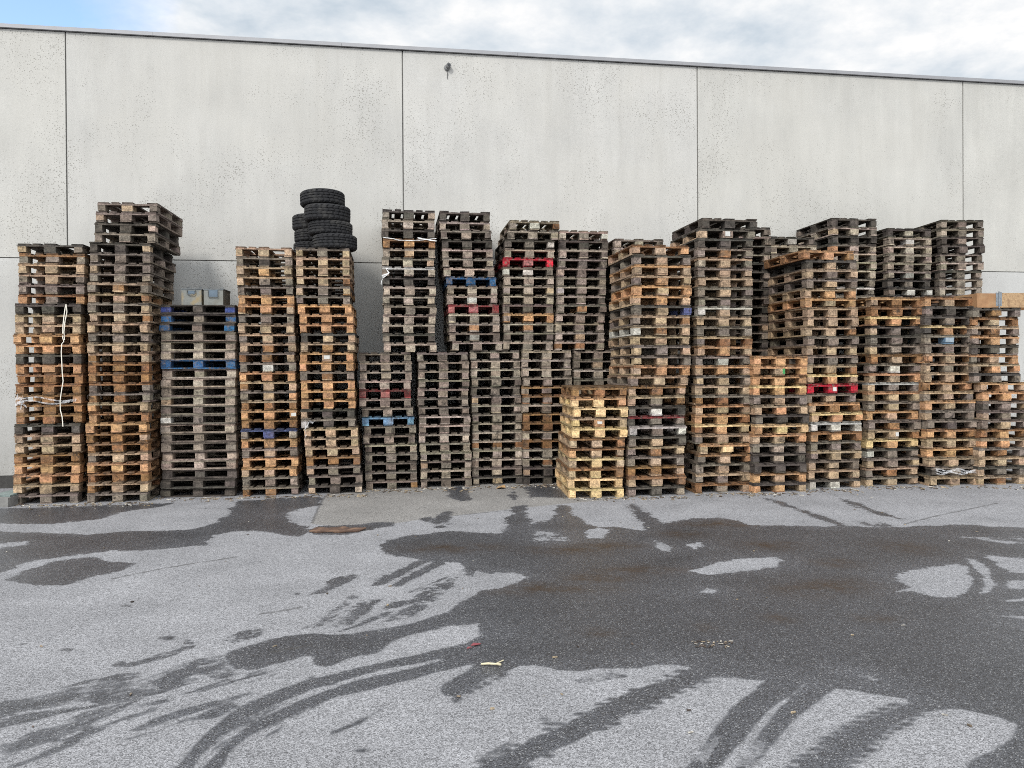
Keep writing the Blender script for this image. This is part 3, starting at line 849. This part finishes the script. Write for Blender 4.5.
# the row against the wall, seen above and between the stacks in front of it
def rnd_rows(head, n):
    t = head.split()
    return " ".join(t + [random.choice(["G", "T", "GGTG", "TTGT", "D", "G"]) for _ in range(n - len(t))])
stack('BUA', rnd_rows("DTTG G D G D D G D G D G G G D", 29), [(226,724),(353,721)], 226.5, Z=12.46, b=8)
stack('BU0', rnd_rows("DGWG TGTT G", 28), [(235,770),(300,772)], 236, Z=12.70)
stack('BU1', rnd_rows("D TTTG D GOTT TTTG TTTT T GTGT WWTG T", 30), [(216,833),(296,831)], 217.5, Z=12.88)
stack('BU2', rnd_rows("D TTWT TTTT T TTTG GTWT DDGD DTWW", 29), [(227,886.5),(238,888),(295,888)], 228, Z=13.02)
stack('BU3', rnd_rows("DGDG GTGG D DDGD GGTG TTTT DGTG GGGT T", 30), [(219,942.5),(240,941.5),(294,939.5)], 219.5, Z=13.16, b=3, xr=981)
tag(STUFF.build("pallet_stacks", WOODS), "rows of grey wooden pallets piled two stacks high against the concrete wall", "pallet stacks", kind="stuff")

white = simple_mat("white_paper", (0.52, 0.51, 0.48), 0.7, var=0.1)
green = simple_mat("green_paint", (0.04, 0.25, 0.07), 0.6)
put_tag(ROOTS['S6'][26 - 12], 0.0, .062, .085, .055, white)
put_tag(ROOTS['T690'][28 - 2], 0.0, .062, .07, .07, white)
put_tag(ROOTS['T922'][20 - 5], 0.0, .062, .13, .07, simple_mat("pale_blue_label", (.24, .29, .33), 0.6))
put_tag(ROOTS['T806'][25 - 15], 0.03, .062, .05, .06, white)
put_tag(ROOTS['T752'][14 - 2], 0.05, .062, .035, .075, green, "paint_mark")
put_tag(ROOTS['T862'][20 - 15], 0.05, .066, .045, .06, white)
put_tag(ROOTS['S5'][26 - 18], .36, .062, .07, .05, white)
put_tag(ROOTS['FL'][11 - 4], 0.0, .064, .07, .035, white)
# the shop mark on the red pallet
# ------------------------------------------------------------------ tyres
def make_tyres():
    rub = simple_mat("tyre_rubber", (0.013, 0.013, 0.0145), 0.78, var=0.35, scale=30, dirt=(0.045, 0.043, 0.04), dscale=5, spec=0.35)
    def tyre_mesh(seed, ro=.305, w=.205, lug=.013):
        rnd = random.Random(seed)
        n = 96
        half = w / 2
        prof = [(.195, -half * .55), (.205, -half * .80), (.235, -half * .99), (.27, -half * 1.0), (ro - .018, -half * .93), (ro - .004, -half * .78)]
        # tread with grooves
        tread = [(ro, -half * .70), (ro, -half * .44), (ro - .009, -half * .41), (ro - .009, -half * .31), (ro + .001, -half * .28), (ro + .001, -half * .04),
                 (ro - .009, -half * .01), (ro - .009, half * .09), (ro + .001, half * .12), (ro + .001, half * .32), (ro - .009, half * .35), (ro - .009, half * .44), (ro, half * .47), (ro, half * .70)]
        prof = prof + tread + [(ro - .004, half * .78), (ro - .018, half * .93), (.27, half), (.235, half * .99), (.205, half * .80), (.195, half * .55), (.215, half * .4), (.25, half * .3), (.25, -half * .3), (.215, -half * .4), (.195, -half * .55)]
        mb = MB(); mb.lathe(prof, n)
        mm = len(prof)
        for k in range(n):
            for i in range(mm):
                x, y, z = mb.v[k * mm + i]
                r_ = math.hypot(x, y)
                if 5 <= i <= 20:
                    ph = (k + (3 if (i // 4) % 2 else 0)) % 4
                    cut = lug if ph == 0 else 0.0
                    f = (r_ - cut) / r_
                    mb.v[k * mm + i] = (x * f, y * f, z)
        me = mb.mesh("car_tyre")
        me.materials.append(rub)
        return me
    Zc = DEPTH['S6'] + .36
    zt = TOPZ['S6']
    def put(xl, xr, Y, z, tilt, w, label, seed):
        xc = (xl + xr) / 2
        q = at_depth(xc, 220, Y)
        ro = (xr - xl) / F * Y / 2
        o = link("car_tyre", tyre_mesh(seed, .305, w))
        s = ro / .305
        o.scale = (s, s, 1)
        o.location = (q[0], Y, z + w / 2)
        o.rotation_euler = (R(tilt[0]), R(tilt[1]), random.uniform(0, 3))
        tag(o, label, "tyre", "worn tyres piled on the pallet stack")
    h = .213
    put(312.8, 356.5, Zc, zt + .002, (0, 0), h, "lowest and widest black tyre of the front pile on the pallets", 1)
    put(309, 352, Zc + .02, zt + h + .004, (0, 1.0), h - .012, "smooth-shouldered black tyre, second from the bottom of the front pile", 2)
    put(305, 350, Zc, zt + 2 * h - .004, (1, -1.5), h + .02, "black tyre directly under the topmost one of the front pile", 3)
    put(301, 344.5, Zc + .03, zt + 3 * h + .022, (-1, 2.0), h - .003, "topmost black tyre crowning the pile, seen against the pale wall", 4)
    Zb = Zc + .55
    put(294, 335, Zb, zt + .002, (0, 0), h - .02, "bottom black tyre of the half-hidden pile behind the front tyres", 5)
    put(295, 336, Zb, zt + h - .016, (0, 0), h - .02, "middle black tyre of the half-hidden pile behind the front tyres", 6)
    put(293, 334, Zb, zt + 2 * h - .034, (0, -1), h + .02, "top black tyre of the half-hidden pile behind the front tyres", 7)
make_tyres()

# ------------------------------------------------------------------ steel boxes
def make_boxes():
    Y = DEPTH['S3'] + .16
    zt = TOPZ['S3']
    def one(xl, xr, yt, depth, rz, dirt, label, hang):
        a = at_depth(xl, 302, Y); b = at_depth(xr, 302, Y)
        w = b[0] - a[0]; h = at_depth(xl, yt, Y)[2] - zt - .004
        root = empty("steel_box", ((a[0] + b[0]) / 2, Y + depth / 2, zt + .004), rz)
        tag(root, label, "metal box")
        body = simple_mat("galvanised_box", (.185, .19, .175), .55, .25, var=.18, scale=14, dirt=dirt, dscale=5)
        rimm = simple_mat("box_rim", (.11, .12, .125), .5, .4)
        hm = simple_mat("box_latch", (.10, .135, .17), .45, .4, var=.1)
        mb = MB(); mb.box(-w / 2, w / 2, -depth / 2, depth / 2, 0, h - .018, jit=.001); mb.build("body", body, root)
        mb = MB(); mb.box(-w / 2 - .007, w / 2 + .007, -depth / 2 - .007, depth / 2 + .007, h - .018, h, jit=.0015); mb.build("lid", rimm, root)
        if hang:
            mb = MB(); mb.box(-.062, .062, -depth / 2 - .012, -depth / 2 - .001, h - .118, h - .022, jit=.002); mb.build("latch", hm, root)
            mb = MB(); mb.tube([(-.068, -depth / 2 - .02, h - .03), (-.068, -depth / 2 - .024, h - .12), (.066, -depth / 2 - .024, h - .125), (.068, -depth / 2 - .02, h - .03)], .006); mb.build("handle", rimm, root)
        else:
            mb = MB(); mb.box(-.045, .045, -depth / 2 - .007, -depth / 2 - .001, h - .075, h - .03, jit=.002); mb.build("latch", hm, root)
            mb = MB(); mb.tube([(-.058, -depth / 2 - .012, h - .025), (-.056, -depth / 2 - .02, h - .075), (-.03, -depth / 2 - .024, h - .095), (.03, -depth / 2 - .024, h - .095), (.056, -depth / 2 - .02, h - .075), (.058, -depth / 2 - .012, h - .025)], .006); mb.build("handle", rimm, root)
        mb = MB()
        for sx in (-.28, .3):
            mb.tube([(w * sx, -depth / 2 + .05, h - .002), (w * sx + .01, -depth / 2 + .05, h + .02), (w * sx + .05, -depth / 2 + .05, h + .017)], .005)
        mb.build("carry_lug", rimm, root)
    one(180.6, 199.8, 288.6, .36, R(6), (.30, .22, .10), "grey steel box with yellow-brown stains and a small drop handle", False)
    one(203.0, 221.8, 288.8, .36, R(5), (.16, .155, .13), "plain grey steel box with a square latch, right of the stained box", True)
make_boxes()

# ------------------------------------------------------------------ wall lamp
def make_lamp():
    s, z = wall_hit(447, 68)
    grey = simple_mat("lamp_grey", (.20, .20, .20), .45, .3, var=.1)
    drk = simple_mat("lamp_dark", (.02, .02, .022), .25, 0, var=.1)
    q = wall_pt(s, z)
    root = empty("wall_camera", q, WALL_A)
    root.scale = (.8, .8, .8)
    tag(root, "small round grey security camera fixed high on the concrete wall", "camera")
    mb = MB(); mb.lathe([(0.0, 0), (.062, 0), (.062, .03), (.045, .045), (0.0, .045)], 24, 'y'); mb.build("mount", grey, root)
    mb = MB(); mb.lathe([(0, .04), (.05, .04), (.055, .05), (.055, .10), (.048, .108), (.04, .104), (0, .104)], 24, 'y')
    o = mb.build("body", grey, root); o.rotation_euler = (R(-8), 0, R(14)); o.location = (.012, 0, .012)
    mb = MB(); mb.lathe([(0, .106), (.036, .106), (.032, .112), (0, .114)], 20, 'y'); l = mb.build("lens", drk, o)
    mb = MB(); mb.tube([(.0, -.02, -.05), (.012, -.035, -.11), (.008, -.012, -.17), (.014, -.006, -.24)], .006); mb.build("cable", drk, root)
make_lamp()

# ------------------------------------------------------------------ plywood pallet collar on the far-right stack
def make_collar():
    Y = DEPTH['T978'] - .005
    z0 = TOPZ['T978']
    ply = simple_mat("collar_board", (.30, .16, .075), .75, var=.22, scale=9, dirt=(.33, .21, .11), dscale=4)
    ply2 = simple_mat("collar_board_pale", (.38, .25, .135), .8, var=.3, scale=45, dirt=(.22, .13, .07), dscale=16)
    galv = simple_mat("collar_hinge", (.25, .27, .29), .45, .6, var=.2)
    a = at_depth(977, 300, Y)
    root = empty("pallet_collar", (a[0], Y, z0 + .002), R(7.0))
    tag(root, "orange plywood pallet collar with a galvanised corner hinge, lying on the right stack", "pallet collar")
    h = at_depth(1000, 293.3, Y)[2] - z0
    xh = .36
    mb = MB(); mb.box(0, xh - .012, 0, .022, 0, h, jit=.002, axis=0); mb.build("board", ply, root)
    mb = MB(); mb.box(xh + .012, 1.2, 0, .022, 0, h + .008, jit=.002, axis=0); mb.build("board", ply2, root)
    mb = MB(); mb.box(0, 1.2, .76, .782, 0, h, axis=0); mb.build("board", ply, root)
    for x in (0.0, 1.178):
        mb = MB(); mb.box(x, x + .022, .0225, .7595, 0, h); mb.build("board", ply, root)
    mb = MB()
    mb.box(xh - .05, xh - .008, -.004, -.001, .02, h + .012, axis=2); mb.box(xh + .008, xh + .05, -.004, -.001, .02, h + .02, axis=2)
    mb.tube([(xh, -.008, -.015), (xh, -.008, h + .03)], .009, 8)
    for dz in (.04, .09, .14):
        for dx in (-.032, .032):
            mb.box(xh + dx - .009, xh + dx + .009, -.007, -.004, dz - .009, dz + .009)
    mb.build("hinge", galv, root)
make_collar()

# ------------------------------------------------------------------ cord, film and plastic strips
film = None
def film_mat():
    mt, nt, bs = new_mat("clear_film")
    bs.inputs["Base Color"].default_value = (.75, .75, .76, 1)
    bs.inputs["Roughness"].default_value = .3
    bs.inputs["Alpha"].default_value = .55
    tc = N(nt, "ShaderNodeTexCoord").outputs["Object"]
    L(nt, ramp(nt, noise(nt, tc, 35, 4, .7), ((.38, .0), (.68, .5))), bs.inputs["Alpha"])
    return mt
film = film_mat()
plastic = simple_mat("white_plastic", (.72, .72, .71), .5, var=.12, scale=40)

def front(px, py, key, off=.03):
    """a point just in front of a stack's face"""
    q0 = None
    Y = DEPTH[key]
    xr_ = at_depth(px, py, Y)
    base = ROOTS[key][0] if ROOTS[key] else None
    x0 = at_depth({'S1': 14, 'MU1': 383, 'S6': 303, 'T922': 928}[key], py, Y)[0]
    Yp = Y + (xr_[0] - x0) * math.tan(WALL_A) - off
    return tuple(at_depth(px, py, Yp))

def ribbon(mb, pts, wd_, th=.002, crumple=.008):
    """a narrow strip of film with thickness along the points"""
    base = len(mb.v)
    for q in pts:
        for (dz, dy) in ((-.5, 0), (.5, 0), (.5, th), (-.5, th)):
            mb.v.append((q[0] + random.uniform(-crumple, crumple), q[1] - dy + random.uniform(-crumple, crumple) * .5, q[2] + dz * wd_ * random.uniform(.6, 1.3)))
    n = len(pts)
    for k in range(n - 1):
        o = base + k * 4
        for i in range(4):
            j = (i + 1) % 4
            mb.f.append((o + i, o + j, o + 4 + j, o + 4 + i)); mb.c.append(None)
    mb.f.append((base + 3, base + 2, base + 1, base)); mb.c.append(None)
    e = base + (n - 1) * 4
    mb.f.append((e, e + 1, e + 2, e + 3)); mb.c.append(None)

pts = [(66.2,304),(65.2,308),(64,316),(63,326),(62.8,338),(63.8,341.5),(61.8,344),(61.3,352),(61.8,362),(62.4,374),(63.2,381),(61.5,391),(60.2,401),(60.4,410),(62.2,417),(63,426.5)]
mb = MB(); mb.tube([front(x, y, 'S1', .035) for x, y in pts], .0065, 6)
mb.tube([front(x, y, 'S1', .033) for x, y in [(66.2,304),(67,312),(65,322),(64,332),(64.5,340)]], .006, 5)
tag(mb.build("white_cord", simple_mat("cord_white", (.80, .76, .66), .8, var=.08)), "frayed white cord dangling down the front of the leftmost pallet stack", "cord")
mb = MB()
for k in range(2):
    yy = 398 + k * 4.2
    ribbon(mb, [front(x, yy + 1.6 * math.sin(x * .13 + k) - (x - 15) * .03 * (k - 1), 'S1', .028 + .006 * k) for x in np.linspace(15, 76, 16)], .02, .002, .01)
for k in range(5):
    cx, cy = random.uniform(16, 25), random.uniform(396, 407)
    ribbon(mb, [front(cx + random.uniform(-4, 4), cy + random.uniform(-4, 4), 'S1', random.uniform(.03, .09)) for _ in range(4)], .035, .002, .012)
tag(mb.build("stretch_film", film), "torn clear stretch film wrapped across the corded pallet stack", "plastic film")
mb = MB()
ribbon(mb, [front(x, 237.5 + 2.2 * abs(math.sin((x - 384) * .06)) + (0 if x < 395 else .8), 'MU1', .03) for x in np.linspace(384, 436, 22)], .010, .003, .010)
ribbon(mb, [front(x, 238 + (x - 418) * .17, 'MU1', .035) for x in np.linspace(418, 436, 9)], .016, .003, .012)
tag(mb.build("plastic_strip", plastic), "long white plastic strip lying along the third pallet of the upper stack", "plastic strip", "torn white plastic on the upper stack")
mb = MB()
for k in range(2):
    cx, cy = random.uniform(384, 388), random.uniform(269, 276)
    ribbon(mb, [front(cx + random.uniform(-4, 4), cy + random.uniform(-4, 4), 'MU1', random.uniform(.03, .05)) for _ in range(4)], .018, .002, .012)
ribbon(mb, [front(x, y, 'MU1', .04) for x, y in [(385,274),(383,278),(381.5,281),(381,284)]], .012, .002, .01)
tag(mb.build("plastic_scrap", plastic), "crumpled white plastic scrap caught on the left corner of the upper stack", "plastic scrap", "torn white plastic on the upper stack")
mb = MB()
ribbon(mb, [front(x, y, 'S6', .05) for x, y in [(304,430),(307,426),(309,421),(313,423),(316,419)]], .02, .002, .01)
ribbon(mb, [front(x, y, 'S6', .05) for x, y in [(305,422),(306,428),(306,434),(305,438)]], .05, .002, .012)
tag(mb.build("plastic_scrap", film), "shred of clear plastic stuck low on the tyre-topped stack", "plastic scrap")
mb = MB()
for k in range(3):
    ribbon(mb, [front(x, 470 + k * 1.6 + 1.2 * math.sin(x * .3 + k), 'T922', .05 + .01 * k) for x in np.linspace(936, 984, 14)], .022, .002, .012)
tag(mb.build("plastic_strip", film), "torn clear plastic strip along the second pallet, beside the corner stack", "plastic strip")

# ------------------------------------------------------------------ kerb stone and plank at the left edge
def make_left_bits():
    cm = simple_mat("kerb_concrete", (.20, .195, .185), .9, var=.25, scale=12, dirt=(.09, .085, .08))
    a = ground_pt(-14, 507.5); b = ground_pt(11.3, 506.5)
    mb = MB(); mb.box(a[0], b[0], a[1], a[1] + .45, .002, .125, jit=.006, seg=3, axis=0)
    tag(mb.build("concrete_block", cm), "low grey concrete block on the asphalt left of the corded stack", "concrete block")
    mb = MB(); mb.box(a[0], b[0] - .02, a[1] + .08, a[1] + .50, .132, .155, jit=.004, seg=3, axis=0)
    tag(mb.build("wooden_plank", simple_mat("teal_grey_plank", (.17, .21, .20), .8, var=.25)), "faded teal-grey plank lying on the low concrete block", "plank")
make_left_bits()

# ------------------------------------------------------------------ things lying on the asphalt
def scrap(name, px, py, pts2, th, mat, label, cat, z=.004):
    c = ground_pt(px, py)
    mb = MB()
    n = len(pts2)
    base = 0
    for lay in (0, 1):
        for (x, y, hz) in pts2:
            mb.v.append((c[0] + x, c[1] + y, z + hz + th * lay))
    mb.f.append(tuple(reversed(range(n)))); mb.f.append(tuple(range(n, 2 * n)))
    for i in range(n):
        j = (i + 1) % n
        mb.f.append((i, j, n + j, n + i))
    mb.c = [None] * len(mb.f)
    tag(mb.build(name, mat), label, cat)

mb = MB()
q = [ground_pt(x, y) for x, y in [(481,665.5),(488,665.2),(495,666),(501,667)]]
mb.tube([(a[0], a[1], .009 + .002 * i) for i, a in enumerate(q)], .0065, 6)
mb.tube([(q[2][0], q[2][1], .012), (q[2][0] + .05, q[2][1] + .05, .016)], .004, 5)
tag(mb.build("wood_splinter", simple_mat("fresh_splinter", (.55, .49, .33), .8)), "thin pale wood splinter lying at the edge of the wet asphalt", "splinter")
red = simple_mat("red_scrap", (.22, .05, .06), .6)
for i, (x, y, s, lb) in enumerate([(476, 645.5, .034, "larger red paper scrap on the wet asphalt near the splinter"), (469.5, 649, .018, "small red paper scrap left of the larger red one")]):
    scrap("paper_scrap", x, y, [(-s, -s * .4, .0), (-s * .2, -s * .6, .004), (s, -s * .2, .008), (s * .7, s * .6, .002), (-s * .5, s * .5, .006)], .003, red, lb, "scrap")
leafm = simple_mat("dry_leaf", (.42, .26, .12), .8)
scrap("dry_leaf", 500.5, 488.5, [(-.07, -.05, 0), (0, -.09, .03), (.08, -.03, .012), (.06, .06, .04), (-.03, .08, .01)], .004, leafm, "curled orange leaf on the asphalt in front of the middle stacks", "leaf")
rustm = simple_mat("rusty_plate", (.075, .042, .028), .85, var=.4, scale=14, dirt=(.20, .12, .075), dscale=9)
scrap("rusty_plate", 338, 530, [(-.30, -.10, 0), (-.22, -.16, 0), (-.05, -.13, 0), (.02, -.17, 0), (.27, -.10, .0), (.31, .06, 0), (.12, .05, 0), (.05, .13, 0), (-.12, .06, 0), (-.27, .10, 0)], .012, rustm, "flat rust-brown broken plate lying by the pale concrete strip", "rusty plate")

def chips():
    """splinters, bark and dust fallen from the pallets"""
    mb = MB()
    rnd = random.Random(5)
    pal = [(.34, .27, .18), (.24, .19, .14), (.14, .11, .08), (.45, .42, .37), (.08, .06, .05)]
    def chip(x, y, l, w, h):
        a = rnd.uniform(0, math.pi)
        s0 = len(mb.v)
        mb.box(-l / 2, l / 2, -w / 2, w / 2, 0, h, jit=min(w, h) * .3, axis=0, col=rnd.choice(pal), rnd=rnd)
        for i in range(s0, len(mb.v)):
            X, Y_, Z_ = mb.v[i]
            mb.v[i] = (x + X * math.cos(a) - Y_ * math.sin(a), y + X * math.sin(a) + Y_ * math.cos(a), .003 + Z_)
    fronts = [(13, 504.5, 79), (87, 503, 149), (160, 498, 236), (242, 496.5, 299), (309, 494.5, 364), (366, 490, 418), (421, 488, 472), (472, 485.5, 523), (524, 485, 560), (568, 498, 623), (629, 497, 686), (696, 493.3, 750), (753, 493, 807), (810, 489.3, 860), (866, 486.6, 919), (929, 486, 1024)]
    for (x0, yb, x1) in fronts:
        for _ in range(60):
            px = rnd.uniform(x0 - 4, x1 + 4)
            q = ground_pt(px, yb + abs(rnd.gauss(.4, 1.6)))
            chip(q[0], q[1], rnd.uniform(.012, .07), rnd.uniform(.005, .018), rnd.uniform(.003, .01))
    for _ in range(70):
        px, py = rnd.uniform(0, 1024), 492 + 250 * rnd.random() ** 2.2
        q = ground_pt(px, py)
        chip(q[0], q[1], rnd.uniform(.008, .03), rnd.uniform(.004, .012), rnd.uniform(.003, .008))
    for _ in range(40):
        q = ground_pt(rnd.uniform(690, 732), rnd.uniform(641, 648))
        chip(q[0], q[1], rnd.uniform(.01, .03), .008, .003)
    tag(mb.build("wood_litter", WOODS), "wood chips and dust strewn in front of the pallets", "litter", kind="stuff")
chips()

# ------------------------------------------------------------------ sky and light
SUN_EL, SUN_AZ = R(40), R(-160)      # behind the viewer's left shoulder; azimuth from +Y towards +X
sd = Vector((math.sin(SUN_AZ) * math.cos(SUN_EL), math.cos(SUN_AZ) * math.cos(SUN_EL), math.sin(SUN_EL)))
w = bpy.data.worlds.new("World"); scene.world = w
w.use_nodes = True
nt = w.node_tree
bg = nt.nodes["Background"]
sky = N(nt, "ShaderNodeTexSky", sky_type='NISHITA')
sky.sun_disc = False
sky.sun_elevation = SUN_EL
sky.sun_rotation = SUN_AZ
tc = N(nt, "ShaderNodeTexCoord").outputs["Generated"]
sp = N(nt, "ShaderNodeSeparateXYZ"); L(nt, tc, sp.inputs[0])
zz = val(nt, 'MAXIMUM', val(nt, 'ADD', sp.outputs[2], 0.18), 0.05)
cb = N(nt, "ShaderNodeCombineXYZ")
L(nt, val(nt, 'DIVIDE', sp.outputs[0], zz), cb.inputs[0]); L(nt, val(nt, 'DIVIDE', sp.outputs[1], zz), cb.inputs[1])
cv = cb.outputs[0]
cl = noise(nt, cv, 1.6, 8, 0.58, 0.25)
cl2 = noise(nt, cv, 3.1, 7, 0.6, 0.1)
dt = N(nt, "ShaderNodeVectorMath", operation='DOT_PRODUCT'); L(nt, tc, dt.inputs[0]); dt.inputs[1].default_value = sd
glow = ramp(nt, dt.outputs["Value"], ((-0.3, 0.0), (1.0, 1.0)))
CLOUD = 9.9
bri = val(nt, 'MULTIPLY', ramp(nt, cl2, ((0.34, 0.70), (0.66, 1.0))), ramp(nt, glow, ((0.0, 0.86), (1.0, 1.9))))
cc = mix(nt, ramp(nt, cl2, ((0.32, 0.0), (0.60, 1.0))), (CLOUD * .76, CLOUD * .88, CLOUD * 1.0), (CLOUD * 1.0, CLOUD * 1.0, CLOUD * 1.0))
cc = scalecol(nt, cc, bri)
# a gap of blue low in the sky, towards the left
dg = N(nt, "ShaderNodeVectorMath", operation='DISTANCE'); L(nt, tc, dg.inputs[0])
hole = Vector(ray(-30, -10)).normalized(); dg.inputs[1].default_value = hole
gap = ramp(nt, val(nt, 'MULTIPLY_ADD', val(nt, 'SUBTRACT', cl, 0.5), -0.22, dg.outputs["Value"]), ((0.085, 1.0), (0.17, 0.0)))
blue = mix(nt, 1.0, sky.outputs[0], (1.0, 1.0, 1.0), 'MULTIPLY')
vs = N(nt, "ShaderNodeVectorMath", operation='SCALE'); L(nt, blue, vs.inputs[0]); vs.inputs["Scale"].default_value = 2.5
final = mix(nt, gap, cc, vs.outputs[0])
L(nt, final, bg.inputs[0])
bg.inputs[1].default_value = 0.075

sl = bpy.data.lights.new("sun", 'SUN')
sl.energy = 1.5; sl.angle = R(14); sl.color = (1.0, .97, .92)
so = bpy.data.objects.new("sun", sl); COL.objects.link(so)
so.rotation_euler = sd.to_track_quat('Z', 'Y').to_euler()
so.location = (0, 0, 20)

vsx = scene.view_settings
vsx.view_transform = 'Standard'; vsx.look = 'None'; vsx.exposure = 0.74; vsx.gamma = 1.0
vsx.use_curve_mapping = False
scene.render.engine = 'CYCLES'
scene.cycles.use_denoising = False
scene.cycles.max_bounces = 6
scene.cycles.diffuse_bounces = 3
scene.cycles.pixel_filter_type = 'BLACKMAN_HARRIS'
scene.cycles.filter_width = 0.95
